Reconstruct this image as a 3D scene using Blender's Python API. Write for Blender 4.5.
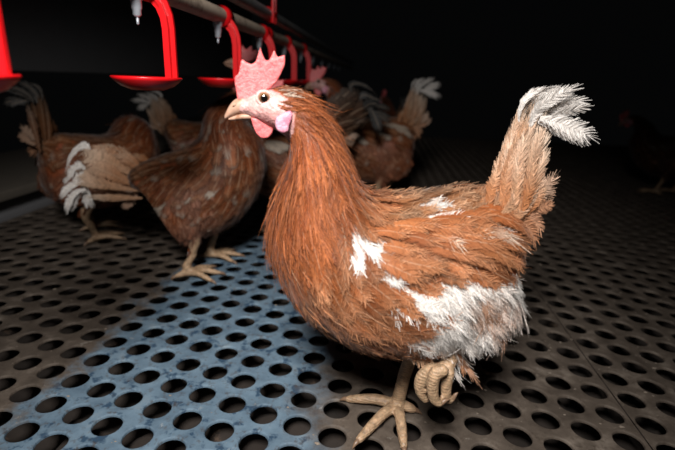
import bpy, bmesh, math, random
import numpy as np
from mathutils import Vector, Matrix
from mathutils.bvhtree import BVHTree
from mathutils.kdtree import KDTree

for o in list(bpy.data.objects):
    bpy.data.objects.remove(o, do_unlink=True)
scn = bpy.context.scene
COL = scn.collection

# ------------------------------------------------------------------ camera
CAM_H = 0.40
F = 450.0                                   # focal length in pixels of a 675 x 450 frame
RW = np.array([[0.99902703, 0.04410201, 0.0],
               [0.01352589, -0.30639707, 0.9518077],
               [0.04197663, -0.95088162, -0.30669547]])   # camera (x right, y down, z forward) -> world
cam = bpy.data.cameras.new('camera')
cam.lens = 24.0
cam.sensor_width = 36.0
cam.clip_start = 0.01
cam.dof.use_dof = True
cam.dof.focus_distance = 0.50
cam.dof.aperture_fstop = 4.0
camo = bpy.data.objects.new('camera', cam)
COL.objects.link(camo)
m = np.eye(4)
m[:3, 0] = RW[:, 0]
m[:3, 1] = -RW[:, 1]
m[:3, 2] = -RW[:, 2]
m[:3, 3] = (0, 0, CAM_H)
camo.matrix_world = Matrix(m.tolist())
scn.camera = camo

# ------------------------------------------------------------------ world, flash, exposure
w = bpy.data.worlds.new('world')
scn.world = w
w.use_nodes = True
w.node_tree.nodes['Background'].inputs[0].default_value = (0.9, 0.95, 1.0, 1)
w.node_tree.nodes['Background'].inputs[1].default_value = 0.0015
scn.view_settings.view_transform = 'Standard'
scn.view_settings.look = 'None'
scn.view_settings.exposure = 0.0
scn.view_settings.gamma = 1.0
scn.view_settings.use_curve_mapping = False


def area_light(name, loc, target, energy, size, col=(1, 1, 1), spread=180):
    l = bpy.data.lights.new(name, 'AREA')
    l.shape = 'DISK'
    l.size = size
    l.energy = energy
    l.color = col
    l.spread = math.radians(spread)
    o = bpy.data.objects.new(name, l)
    COL.objects.link(o)
    o.location = loc
    o.rotation_euler = (Vector(target) - Vector(loc)).to_track_quat('-Z', 'Y').to_euler()
    return o


area_light('camera_flash', (-0.10, -0.17, 0.84), (-0.10, 0.54, 0.15), 4.9, 0.22, (1.0, 0.97, 0.94), 85)

# ------------------------------------------------------------------ helpers


def lin(r, g, b):
    def f(c):
        c /= 255.0
        return c / 12.92 if c <= 0.04045 else ((c + 0.055) / 1.055) ** 2.4
    return np.array([f(r), f(g), f(b)])


def ray(px, py):
    return RW @ np.array([(px - 337.5) / F, (py - 225.0) / F, 1.0])


CAMP = np.array([0, 0, CAM_H])


def ground(px, py, z=0.0):
    d = ray(px, py)
    return CAMP + d * ((z - CAM_H) / d[2])


def at_depth(px, py, depth):
    return CAMP + ray(px, py) * depth


def project(W):
    c = (np.asarray(W) - CAMP) @ RW
    return np.stack([337.5 + F * c[..., 0] / c[..., 2], 225 + F * c[..., 1] / c[..., 2]], -1)


# frame of the main hen: x to the beak, y to its left side, z up
YAW = math.radians(188)
HEN_O = np.array([0.0838, 0.4445, 0.0])
HEN_R = np.array([[math.cos(YAW), -math.sin(YAW), 0], [math.sin(YAW), math.cos(YAW), 0], [0, 0, 1]])


def hp(px, py, y=0.0):
    """pixel -> hen-local point on the plane at side distance y from the hen's middle"""
    d = HEN_R.T @ ray(px, py)
    o = HEN_R.T @ (CAMP - HEN_O)
    return o + d * ((y - o[1]) / d[1])


def hpx(P):
    """hen-local points -> pixels, both sides of the bird folded to the near one"""
    P = np.array(P, float)
    P[..., 1] = np.abs(P[..., 1])
    return project(P @ HEN_R.T + HEN_O)


def props(o, label=None, cat=None, group=None, kind=None):
    if label:
        o['label'] = label
    if cat:
        o['category'] = cat
    if group:
        o['group'] = group
    if kind:
        o['kind'] = kind
    return o


def empty(name, loc=(0, 0, 0), rz=0.0):
    o = bpy.data.objects.new(name, None)
    o.empty_display_size = 0.05
    COL.objects.link(o)
    o.location = loc
    o.rotation_euler = (0, 0, rz)
    return o


def link(name, mesh, mat=None, parent=None):
    o = bpy.data.objects.new(name, mesh)
    COL.objects.link(o)
    if mat:
        mesh.materials.clear()
        mesh.materials.append(mat)
    if parent:
        o.parent = parent
    return o


def mesh_np(name, V, Q, smooth=True, attrs=None):
    """V (n,3); Q (m,k) faces of equal size"""
    me = bpy.data.meshes.new(name)
    V = np.ascontiguousarray(V, dtype=np.float32)
    Q = np.ascontiguousarray(Q, dtype=np.int32)
    n, k = Q.shape
    me.vertices.add(len(V))
    me.vertices.foreach_set('co', V.ravel())
    me.loops.add(n * k)
    me.loops.foreach_set('vertex_index', Q.ravel())
    me.polygons.add(n)
    me.polygons.foreach_set('loop_start', np.arange(0, n * k, k, dtype=np.int32))
    me.polygons.foreach_set('loop_total', np.full(n, k, dtype=np.int32))
    me.polygons.foreach_set('use_smooth', np.full(n, smooth, dtype=bool))
    me.update(calc_edges=True)
    if attrs:
        for an, arr in attrs.items():
            set_attr(me, an, arr)
    return me


def set_attr(me, an, arr):
    arr = np.asarray(arr, dtype=np.float32)
    if an == 'fcol':
        a = me.attributes.new(an, 'FLOAT_COLOR', 'POINT')
        c = np.ones((len(arr), 4), dtype=np.float32)
        c[:, :arr.shape[1]] = arr
        a.data.foreach_set('color', c.ravel())
    else:
        a = me.attributes.new(an, 'FLOAT_VECTOR', 'POINT')
        a.data.foreach_set('vector', arr.ravel())


def mesh_co(me):
    a = np.empty(len(me.vertices) * 3, dtype=np.float32)
    me.vertices.foreach_get('co', a)
    return a.reshape(-1, 3).astype(float)


def set_co(me, V):
    me.vertices.foreach_set('co', np.ascontiguousarray(V, dtype=np.float32).ravel())
    me.update()


def bm_mesh(name, bm, smooth=True):
    me = bpy.data.meshes.new(name)
    bmesh.ops.recalc_face_normals(bm, faces=bm.faces)
    bm.to_mesh(me)
    bm.free()
    for p in me.polygons:
        p.use_smooth = smooth
    return me


def remesh(me, voxel, smooth=3, fac=0.5):
    o = bpy.data.objects.new('tmp', me)
    COL.objects.link(o)
    r = o.modifiers.new('r', 'REMESH')
    r.mode = 'VOXEL'
    r.voxel_size = voxel
    r.use_smooth_shade = True
    if smooth:
        s = o.modifiers.new('s', 'SMOOTH')
        s.iterations = smooth
        s.factor = fac
    dg = bpy.context.evaluated_depsgraph_get()
    res = bpy.data.meshes.new_from_object(o.evaluated_get(dg))
    bpy.data.objects.remove(o, do_unlink=True)
    return res


def catmull(K, n):
    K = np.asarray(K, float)
    Kp = np.vstack([2 * K[0] - K[1], K, 2 * K[-1] - K[-2]])
    t = np.linspace(0, len(K) - 1 - 1e-9, n)
    i = t.astype(int)
    f = (t - i)[:, None]
    p0, p1, p2, p3 = Kp[i], Kp[i + 1], Kp[i + 2], Kp[i + 3]
    return 0.5 * (2 * p1 + (p2 - p0) * f + (2 * p0 - 5 * p1 + 4 * p2 - p3) * f ** 2 + (3 * p1 - p0 - 3 * p2 + p3) * f ** 3), t


def bm_tube(bm, pts, radii, seg=12, sub=6):
    """closed tapered tube through points"""
    K = np.hstack([np.asarray(pts, float), np.asarray(radii, float)[:, None]])
    C, _ = catmull(K, max(3, (len(pts) - 1) * sub + 1))
    P, R = C[:, :3], C[:, 3]
    T = np.gradient(P, axis=0)
    T /= np.linalg.norm(T, axis=1)[:, None] + 1e-12
    up = np.array([0.13, 0.97, 0.21])
    rings = []
    for p, t, r in zip(P, T, R):
        a = np.cross(t, up)
        if np.linalg.norm(a) < 1e-3:
            a = np.cross(t, [1, 0, 0])
        a /= np.linalg.norm(a)
        b = np.cross(t, a)
        rings.append([bm.verts.new(p + r * (math.cos(q) * a + math.sin(q) * b)) for q in np.linspace(0, 2 * math.pi, seg, endpoint=False)])
    for r0, r1 in zip(rings[:-1], rings[1:]):
        for k in range(seg):
            bm.faces.new((r0[k], r0[(k + 1) % seg], r1[(k + 1) % seg], r1[k]))
    for r, s, t in ((rings[0], -1, T[0]), (rings[-1], 1, T[-1])):
        rr = R[0] if s < 0 else R[-1]
        pp = P[0] if s < 0 else P[-1]
        c = bm.verts.new(pp + s * t * rr * 0.8)
        for k in range(seg):
            bm.faces.new((r[k], r[(k + 1) % seg], c))


def bm_ell(bm, c, rad, rot=0.0, seg=24):
    """ellipsoid turned by rot in the x-z plane"""
    mt = Matrix.Translation(Vector(c)) @ Matrix.Rotation(rot, 4, 'Y') @ Matrix.Diagonal((*rad, 1))
    bmesh.ops.create_uvsphere(bm, u_segments=seg, v_segments=seg // 2, radius=1, matrix=mt)


def bm_box(bm, lo, hi, mt=None):
    lo, hi = np.array(lo, float), np.array(hi, float)
    M = Matrix.Translation(Vector((lo + hi) / 2)) @ Matrix.Diagonal((*(hi - lo), 1))
    if mt is not None:
        M = mt @ M
    return bmesh.ops.create_cube(bm, size=1, matrix=M)


def bevel(bm, w, seg=2):
    bmesh.ops.bevel(bm, geom=bm.edges[:], offset=w, segments=seg, affect='EDGES', profile=0.6)


def bm_lathe(bm, prof, c=(0, 0, 0), seg=40, sx=1.0, sy=1.0):
    rings = []
    for r, z in prof:
        rings.append([bm.verts.new((c[0] + sx * r * math.cos(q), c[1] + sy * r * math.sin(q), c[2] + z))
                      for q in np.linspace(0, 2 * math.pi, seg, endpoint=False)])
    for r0, r1 in zip(rings[:-1], rings[1:]):
        for k in range(seg):
            bm.faces.new((r0[k], r0[(k + 1) % seg], r1[(k + 1) % seg], r1[k]))
    for r in (rings[0], rings[-1]):
        bm.faces.new(r)


# ------------------------------------------------------------------ materials


def new_mat(name):
    mt = bpy.data.materials.new(name)
    mt.use_nodes = True
    nt = mt.node_tree
    return mt, nt, nt.nodes['Principled BSDF']


def N(nt, typ, **kw):
    n = nt.nodes.new(typ)
    for k, v in kw.items():
        if k.startswith('i_'):
            n.inputs[k[2:].replace('_', ' ')].default_value = v
        else:
            setattr(n, k, v)
    return n


def math_n(nt, op, a, b=None, clamp=False):
    n = nt.nodes.new('ShaderNodeMath')
    n.operation = op
    n.use_clamp = clamp
    for i, v in enumerate((a, b)):
        if v is None:
            continue
        if isinstance(v, (int, float)):
            n.inputs[i].default_value = v
        else:
            nt.links.new(v, n.inputs[i])
    return n.outputs[0]


def mix_c(nt, fac, a, b, mode='MIX'):
    n = nt.nodes.new('ShaderNodeMix')
    n.data_type = 'RGBA'
    n.blend_type = mode
    for s, v in ((n.inputs[0], fac), (n.inputs[6], a), (n.inputs[7], b)):
        if hasattr(v, 'links'):
            nt.links.new(v, s)
        elif isinstance(v, (int, float)):
            s.default_value = v
        else:
            s.default_value = (*v, 1)
    return n.outputs[2]


def noise(nt, scale, detail=3, rough=0.55, vec=None):
    n = N(nt, 'ShaderNodeTexNoise')
    n.inputs['Scale'].default_value = scale
    n.inputs['Detail'].default_value = detail
    n.inputs['Roughness'].default_value = rough
    if vec is not None:
        nt.links.new(vec, n.inputs['Vector'])
    return n.outputs[0]


def ramp(nt, fac, stops):
    n = N(nt, 'ShaderNodeValToRGB')
    el = n.color_ramp.elements
    while len(el) < len(stops):
        el.new(0.5)
    for e, (p, c) in zip(el, stops):
        e.position = p
        e.color = (*c, 1)
    nt.links.new(fac, n.inputs[0])
    return n.outputs[0]


def objco(nt):
    return N(nt, 'ShaderNodeTexCoord').outputs['Object']


def bump(nt, bs, h, strength=0.4, dist=0.002):
    b = N(nt, 'ShaderNodeBump')
    b.inputs['Strength'].default_value = strength
    b.inputs['Distance'].default_value = dist
    nt.links.new(h, b.inputs['Height'])
    nt.links.new(b.outputs[0], bs.inputs['Normal'])


def mat_feather():
    mt, nt, bs = new_mat('feather')
    a = N(nt, 'ShaderNodeAttribute', attribute_name='fcol')
    fv = N(nt, 'ShaderNodeAttribute', attribute_name='fuv')
    sp = N(nt, 'ShaderNodeSeparateXYZ')
    nt.links.new(fv.outputs['Vector'], sp.inputs[0])
    s, t, r = sp.outputs                                  # across (-1..1), along in metres, random
    sa = math_n(nt, 'ABSOLUTE', s)
    q = math_n(nt, 'SUBTRACT', math_n(nt, 'MULTIPLY', t, 55.0), math_n(nt, 'MULTIPLY', sa, 0.5))
    cb = N(nt, 'ShaderNodeCombineXYZ')
    nt.links.new(math_n(nt, 'MULTIPLY', q, 7.0), cb.inputs[0])
    nt.links.new(math_n(nt, 'MULTIPLY', s, 0.6), cb.inputs[1])
    nt.links.new(math_n(nt, 'MULTIPLY', r, 37.0), cb.inputs[2])
    barb = noise(nt, 1.0, 4, 0.65, cb.outputs[0])
    f = math_n(nt, 'MULTIPLY_ADD', barb, 2.4)
    f.node.inputs[2].default_value = -0.2
    sc = N(nt, 'ShaderNodeVectorMath', operation='SCALE')
    nt.links.new(a.outputs['Color'], sc.inputs[0])
    nt.links.new(f, sc.inputs['Scale'])
    # pale shaft down the middle
    sh = math_n(nt, 'SUBTRACT', 1.0, math_n(nt, 'MULTIPLY', sa, 9.0), True)
    c = mix_c(nt, math_n(nt, 'MULTIPLY', sh, 0.25), sc.outputs[0], (0.75, 0.55, 0.38))
    nt.links.new(c, bs.inputs['Base Color'])
    bs.inputs['Roughness'].default_value = 0.55
    bs.inputs['Specular IOR Level'].default_value = 0.2
    bs.inputs['Sheen Weight'].default_value = 0.15
    bs.inputs['Sheen Roughness'].default_value = 0.4
    bump(nt, bs, barb, 0.4, 0.0006)
    # barbs part at the edges and the tip
    e = math_n(nt, 'MINIMUM', math_n(nt, 'SUBTRACT', 1.0, sa), math_n(nt, 'MULTIPLY', math_n(nt, 'SUBTRACT', 1.0, a.outputs['Alpha']), 2.2))
    op = math_n(nt, 'MULTIPLY', math_n(nt, 'SUBTRACT', math_n(nt, 'ADD', math_n(nt, 'MULTIPLY', e, 0.45), 0.40), barb), 9.0)
    op = math_n(nt, 'ADD', op, 0.5, True)
    tr = N(nt, 'ShaderNodeBsdfTranslucent')
    nt.links.new(c, tr.inputs[0])
    mx = N(nt, 'ShaderNodeMixShader')
    mx.inputs[0].default_value = 0.22
    nt.links.new(bs.outputs[0], mx.inputs[1])
    nt.links.new(tr.outputs[0], mx.inputs[2])
    tp_ = N(nt, 'ShaderNodeBsdfTransparent')
    m2 = N(nt, 'ShaderNodeMixShader')
    nt.links.new(op, m2.inputs[0])
    nt.links.new(tp_.outputs[0], m2.inputs[1])
    nt.links.new(mx.outputs[0], m2.inputs[2])
    nt.links.new(m2.outputs[0], nt.nodes['Material Output'].inputs[0])
    return mt


def mat_skin():
    mt, nt, bs = new_mat('hen_skin')
    a = N(nt, 'ShaderNodeAttribute', attribute_name='fcol')
    v = N(nt, 'ShaderNodeTexVoronoi')
    v.inputs['Scale'].default_value = 420
    nt.links.new(objco(nt), v.inputs['Vector'])
    n1 = noise(nt, 160, 4, 0.6, objco(nt))
    f = math_n(nt, 'MULTIPLY_ADD', n1, 1.7)
    f.node.inputs[2].default_value = 0.12
    sc = N(nt, 'ShaderNodeVectorMath', operation='SCALE')
    nt.links.new(a.outputs['Color'], sc.inputs[0])
    nt.links.new(f, sc.inputs['Scale'])
    wv = N(nt, 'ShaderNodeTexWave', bands_direction='Z')        # scutes across shank and toes
    wv.inputs['Scale'].default_value = 95
    wv.inputs['Distortion'].default_value = 5
    wv.inputs['Detail'].default_value = 2
    wv.inputs['Detail Scale'].default_value = 1.5
    nt.links.new(objco(nt), wv.inputs['Vector'])
    lg = math_n(nt, 'SUBTRACT', 1.0, a.outputs['Alpha'])
    k = math_n(nt, 'SUBTRACT', 1.0, math_n(nt, 'MULTIPLY', lg, math_n(nt, 'MULTIPLY', math_n(nt, 'SUBTRACT', 1.0, wv.outputs['Fac']), 0.22)))
    s2 = N(nt, 'ShaderNodeVectorMath', operation='SCALE')
    nt.links.new(sc.outputs[0], s2.inputs[0])
    nt.links.new(k, s2.inputs['Scale'])
    nt.links.new(s2.outputs[0], bs.inputs['Base Color'])
    bs.inputs['Roughness'].default_value = 0.5
    bs.inputs['Subsurface Weight'].default_value = 0.12
    bs.inputs['Subsurface Scale'].default_value = 0.0015
    bs.inputs['Subsurface Radius'].default_value = (1, 0.4, 0.3)
    h = math_n(nt, 'ADD', math_n(nt, 'ADD', v.outputs[0], n1), math_n(nt, 'MULTIPLY', lg, math_n(nt, 'MULTIPLY', wv.outputs['Fac'], 0.5)))
    bump(nt, bs, h, 0.5, 0.0012)
    return mt


def mat_flesh(name, c1, c2, rough=0.45, scale=260, bmp=0.6):
    mt, nt, bs = new_mat(name)
    n1 = noise(nt, scale, 4, 0.65, objco(nt))
    n2 = noise(nt, scale * 0.22, 3, 0.5, objco(nt))
    c = mix_c(nt, math_n(nt, 'MULTIPLY', math_n(nt, 'SUBTRACT', math_n(nt, 'ADD', math_n(nt, 'MULTIPLY', n1, 0.6), math_n(nt, 'MULTIPLY', n2, 0.5)), 0.38), 3.2, True), c1, c2)
    nt.links.new(c, bs.inputs['Base Color'])
    bs.inputs['Roughness'].default_value = rough
    bs.inputs['Subsurface Weight'].default_value = 0.25
    bs.inputs['Subsurface Scale'].default_value = 0.0015
    bs.inputs['Subsurface Radius'].default_value = (1, 0.35, 0.3)
    bump(nt, bs, n1, bmp, 0.0025)
    return mt


def mat_simple(name, c, rough=0.5, metal=0.0, scale=60, var=0.35, bmp=0.2, dirt=None, dirt_lo=0.55):
    mt, nt, bs = new_mat(name)
    n1 = noise(nt, scale, 5, 0.6, objco(nt))
    f = math_n(nt, 'MULTIPLY_ADD', n1, 2 * var)
    f.node.inputs[2].default_value = 1 - var
    sc = N(nt, 'ShaderNodeVectorMath', operation='SCALE')
    sc.inputs[0].default_value = c
    nt.links.new(f, sc.inputs['Scale'])
    out = sc.outputs[0]
    if dirt is not None:
        n2 = noise(nt, scale * 0.5, 6, 0.7, objco(nt))
        k = ramp(nt, n2, [(dirt_lo, (0, 0, 0)), (dirt_lo + 0.12, (1, 1, 1))])
        out = mix_c(nt, k, out, dirt)
    nt.links.new(out, bs.inputs['Base Color'])
    bs.inputs['Roughness'].default_value = rough
    bs.inputs['Metallic'].default_value = metal
    bump(nt, bs, n1, bmp, 0.001)
    return mt


M_FEATHER = mat_feather()
M_SKIN = mat_skin()
M_COMB = mat_flesh('comb_flesh', lin(196, 78, 82), lin(224, 124, 122))
M_LOBE = mat_flesh('earlobe_flesh', lin(184, 100, 122), lin(206, 156, 172))
M_BEAK = mat_simple('beak_horn', lin(168, 132, 112), 0.45, 0, 220, 0.3, 0.3, lin(120, 80, 55), 0.54)
M_CLAW = mat_simple('claw_horn', lin(120, 95, 75), 0.4, 0, 200, 0.3, 0.2)
M_LID = mat_flesh('eyelid_skin', lin(205, 178, 168), lin(188, 140, 136), 0.5, 300)
M_RED = mat_simple('red_plastic', lin(200, 16, 22), 0.32, 0, 90, 0.12, 0.08, lin(120, 40, 30), 0.66)
M_PIPE = mat_simple('dusty_pipe', lin(178, 160, 142), 0.7, 0, 40, 0.3, 0.3, lin(95, 75, 62), 0.52)
M_TUBE = mat_simple('galvanised_steel', lin(150, 150, 150), 0.45, 0.6, 50, 0.3, 0.2, lin(90, 80, 72), 0.55)
M_CHROME = mat_simple('steel_nipple', lin(190, 196, 204), 0.35, 0.45, 80, 0.1, 0.05)
M_DARKWALL = mat_simple('dark_panel', lin(112, 112, 114), 0.6, 0, 12, 0.12, 0.1)
M_BEIGE = mat_simple('dusty_ledge', lin(92, 85, 76), 0.8, 0, 30, 0.25, 0.2)
M_NESTRED = mat_simple('dark_red_curtain', lin(110, 28, 34), 0.7, 0, 30, 0.2, 0.2)


def mat_eye():
    mt, nt, bs = new_mat('hen_eye')
    sp = N(nt, 'ShaderNodeSeparateXYZ')
    nt.links.new(objco(nt), sp.inputs[0])
    x, z = sp.outputs[0], sp.outputs[2]
    r = math_n(nt, 'SQRT', math_n(nt, 'ADD', math_n(nt, 'MULTIPLY', x, x), math_n(nt, 'MULTIPLY', z, z)))
    c = ramp(nt, math_n(nt, 'MULTIPLY', r, 160.0), [(0.44, (0.004, 0.003, 0.003)), (0.52, tuple(lin(92, 62, 42))), (0.78, tuple(lin(138, 100, 72))), (0.95, tuple(lin(50, 34, 28)))])
    nt.links.new(c, bs.inputs['Base Color'])
    bs.inputs['Roughness'].default_value = 0.05
    bs.inputs['Coat Weight'].default_value = 1.0
    return mt


M_EYE = mat_eye()

# ------------------------------------------------------------------ slatted floor
LU = np.array([0.0388603513, -0.0144459499]) * (0.40 / 0.36)
LV = np.array([-0.0036883293, -0.0423289503]) * (0.40 / 0.36)
LT = np.array([-0.18244292, 0.54325444]) * (0.40 / 0.36)
LINV = np.linalg.inv(np.stack([LU, LV], 1))
HOLE_R = 0.0168


def mat_slat():
    mt, nt, bs = new_mat('plastic_slat')
    g = N(nt, 'ShaderNodeNewGeometry').outputs['Position']
    dv = N(nt, 'ShaderNodeVectorMath', operation='DOT_PRODUCT')
    nt.links.new(g, dv.inputs[0])
    dv.inputs[1].default_value = (LINV[0, 0], LINV[0, 1], 0)
    i = math_n(nt, 'SUBTRACT', dv.outputs['Value'], float(LINV[0] @ LT))     # column index of the slat holes
    nb = noise(nt, 14, 5, 0.65, g)
    i = math_n(nt, 'ADD', i, math_n(nt, 'MULTIPLY', math_n(nt, 'SUBTRACT', nb, 0.5), 4.0))
    lo = N(nt, 'ShaderNodeMapRange', interpolation_type='SMOOTHSTEP')
    nt.links.new(i, lo.inputs[0])
    lo.inputs[1].default_value, lo.inputs[2].default_value = -3.9, -2.9
    hi = N(nt, 'ShaderNodeMapRange', interpolation_type='SMOOTHSTEP')
    nt.links.new(i, hi.inputs[0])
    hi.inputs[1].default_value, hi.inputs[2].default_value = 5.4, 3.4
    blue = math_n(nt, 'MULTIPLY', lo.outputs[0], hi.outputs[0])
    n1 = noise(nt, 22, 6, 0.65, g)
    n2 = noise(nt, 90, 5, 0.7, g)
    n3 = noise(nt, 48, 4, 0.6, g)
    brown = ramp(nt, n1, [(0.3, tuple(lin(64, 56, 49))), (0.55, tuple(lin(92, 82, 73))), (0.75, tuple(lin(130, 119, 108)))])
    bcol = ramp(nt, n1, [(0.3, tuple(lin(72, 90, 105))), (0.6, tuple(lin(98, 118, 133))), (0.8, tuple(lin(122, 131, 136)))])
    wet = ramp(nt, n3, [(0.56, (0, 0, 0)), (0.63, (1, 1, 1))])
    bcol = mix_c(nt, math_n(nt, 'MULTIPLY', wet, 0.85), bcol, lin(30, 54, 76))
    c = mix_c(nt, blue, brown, bcol)
    sp = ramp(nt, n2, [(0.54, (0, 0, 0)), (0.66, (1, 1, 1))])
    c = mix_c(nt, math_n(nt, 'MULTIPLY', sp, 0.65), c, lin(66, 56, 48))
    pale = ramp(nt, noise(nt, 33, 5, 0.7, g), [(0.66, (0, 0, 0)), (0.74, (1, 1, 1))])
    c = mix_c(nt, math_n(nt, 'MULTIPLY', pale, 0.5), c, lin(190, 184, 176))
    nt.links.new(c, bs.inputs['Base Color'])
    bs.inputs['Roughness'].default_value = 0.62
    bs.inputs['Specular IOR Level'].default_value = 0.3
    bump(nt, bs, math_n(nt, 'ADD', n1, n2), 0.5, 0.002)
    return mt


M_SLAT = mat_slat()
M_PIT = mat_simple('dried_manure', lin(34, 26, 20), 0.9, 0, 45, 0.6, 0.8, lin(92, 74, 60), 0.62)
M_CRUMB = mat_simple('dry_litter', lin(128, 116, 104), 0.9, 0, 90, 0.5, 0.4)


def slat_cells(i0, i1):
    hi, lo = [], []
    for i in range(i0, i1):
        for j in range(9, -84, -1):
            c = LT + i * LU + j * LV
            if not (-0.02 < c[1] < 3.6) or abs(c[0]) > 1.08 * c[1] + 0.35 or c[0] < -1.05:
                continue
            (hi if math.hypot(*c) < 1.25 else lo).append(c)
    return np.array(hi).reshape(-1, 2), np.array(lo).reshape(-1, 2)


def ring_mesh(cs, seg, rings):
    """cells around holes: outer edge of the lattice cell, then rings (radius, z)"""
    per = []
    q = seg // 4
    for e in range(4):
        for k in range(q):
            f = k / q - 0.5
            per.append([(f, -0.5), (0.5, f), (-f, 0.5), (-0.5, -f)][e])
    per = np.array(per)
    outer = per[:, :1] * LU + per[:, 1:] * LV
    dr = outer / np.linalg.norm(outer, axis=1)[:, None]
    V = [np.hstack([outer, np.zeros((seg, 1))])]
    for r, z in rings:
        V.append(np.hstack([dr * r, np.full((seg, 1), z)]))
    V = np.vstack(V)
    Q = []
    for a in range(len(rings)):
        for k in range(seg):
            k2 = (k + 1) % seg
            Q.append((a * seg + k, a * seg + k2, (a + 1) * seg + k2, (a + 1) * seg + k))
    Q = np.array(Q)[:, ::-1]
    n = len(cs)
    VV = np.repeat(V[None], n, 0)
    VV[:, :, :2] += cs[:, None, :]
    QQ = Q[None] + (np.arange(n) * len(V))[:, None, None]
    return VV.reshape(-1, 3), QQ.reshape(-1, 4)


floor = empty('floor')
props(floor, 'perforated plastic slat floor, blue strip between dirty brown panels', 'floor', kind='structure')
for i0, i1 in ((-40, -21), (-21, -12), (-12, -3), (-3, 5), (5, 14), (14, 23), (23, 32), (32, 60), (60, 100)):
    hi, lo = slat_cells(i0, i1)
    VS, QS, off = [], [], 0
    for cs, seg, rg in ((hi, 24, [(HOLE_R + 0.0020, 0), (HOLE_R + 0.0008, -0.0005), (HOLE_R + 0.0002, -0.0016), (HOLE_R, -0.0036)]),
                        (lo, 12, [(HOLE_R + 0.0005, 0), (HOLE_R, -0.0036)])):
        if len(cs):
            V, Q = ring_mesh(cs, seg, rg)
            VS.append(V)
            QS.append(Q + off)
            off += len(V)
    if VS:
        V = np.vstack(VS)
        mid = LT + (i0 + i1 - 1) / 2 * LU
        cc = V[:, :2] @ LINV.T - LINV @ LT                # pull the panel edges apart by a hair: the seams
        k0, k1 = cc[:, 0] < i0 - 0.499, cc[:, 0] > i1 - 0.501
        V[k0, :2] += LU * (0.02 if i0 == 14 else 0.0)
        V[k1, :2] -= LU * (0.02 if i1 == 14 else 0.0)
        link('slat_panel', mesh_np('slat_panel', V, np.vstack(QS), smooth=False), M_SLAT, floor)

rng = np.random.default_rng(5)


def vnoise(x, y, s, seed):
    """value noise for the manure below the slats"""
    r = np.random.default_rng(seed).random((97, 97))
    x, y = x / s + 40, y / s + 40
    i, j = np.floor(x).astype(int), np.floor(y).astype(int)
    fx, fy = x - i, y - j
    fx, fy = fx * fx * (3 - 2 * fx), fy * fy * (3 - 2 * fy)
    g = lambda a, b: r[a % 97, b % 97]
    return (g(i, j) * (1 - fx) + g(i + 1, j) * fx) * (1 - fy) + (g(i, j + 1) * (1 - fx) + g(i + 1, j + 1) * fx) * fy


gx, gy = np.meshgrid(np.linspace(-1.6, 3.6, 360), np.linspace(-0.1, 3.7, 300), indexing='ij')
gz = -0.055 + 0.030 * vnoise(gx, gy, 0.045, 1) + 0.022 * vnoise(gx, gy, 0.02, 2) - 0.02
V = np.stack([gx, gy, gz], -1).reshape(-1, 3)
idx = np.arange(360 * 300).reshape(360, 300)
Q = np.stack([idx[:-1, :-1], idx[1:, :-1], idx[1:, 1:], idx[:-1, 1:]], -1).reshape(-1, 4)
props(link('manure_bed', mesh_np('manure_bed', V, Q), M_PIT), 'lumpy dark dried manure lying below the slat holes', 'manure', kind='stuff')

# crumbs of litter lying on the slats
bm = bmesh.new()
bmesh.ops.create_icosphere(bm, subdivisions=1, radius=1)
cv = np.array([v.co[:] for v in bm.verts])
cf = np.array([[v.index for v in f.verts] for f in bm.faces])
bm.free()
VS, QS = [], []
n = 0
while n < 1500:
    x, y = rng.uniform(-0.7, 1.2), rng.uniform(0.28, 1.7)
    ij = LINV @ (np.array([x, y]) - LT)
    c = LT + np.round(ij[0]) * LU + np.round(ij[1]) * LV
    d = math.hypot(x - c[0], y - c[1])
    if d < HOLE_R + 0.002 or (-3.4 < ij[0] < 4.3 and rng.random() < 0.75):
        continue
    s = 0.0007 * math.exp(rng.normal(0, 0.55))
    A = rng.normal(0, 1, (3, 3))
    Qr, _ = np.linalg.qr(A)
    vv = (cv * (1 + rng.uniform(-0.3, 0.3, (len(cv), 1)))) @ (Qr * np.array([1.6, 1.0, 0.8])) * s
    vv[:, 2] *= 0.7
    VS.append(vv + [x, y, s * 0.5])
    QS.append(cf + n * len(cv))
    n += 1
props(link('litter_crumbs', mesh_np('litter_crumbs', np.vstack(VS), np.vstack(QS), smooth=False), M_CRUMB),
      'tiny crumbs of dry litter scattered on the slat floor', 'litter', kind='stuff')

# ------------------------------------------------------------------ drinker line
LD = np.array([-LV[0], -LV[1], 0])
LD /= np.linalg.norm(LD)                     # the water line runs along the slat columns
LS = np.array([LD[1], -LD[0], 0])            # to its right
LROT = math.atan2(LD[1], LD[0])
CUP0 = at_depth(147, 77.5, 0.53)
PIPE_Z = CUP0[2] + 0.100
PITCH = 0.255


def local_mesh(name, bm, mat, parent, smooth=True):
    return link(name, bm_mesh(name, bm, smooth), mat, parent)


def line_pt(s, side=0.0, z=0.0):
    p = CUP0 + LD * s + LS * side
    return (p[0], p[1], z)


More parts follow.
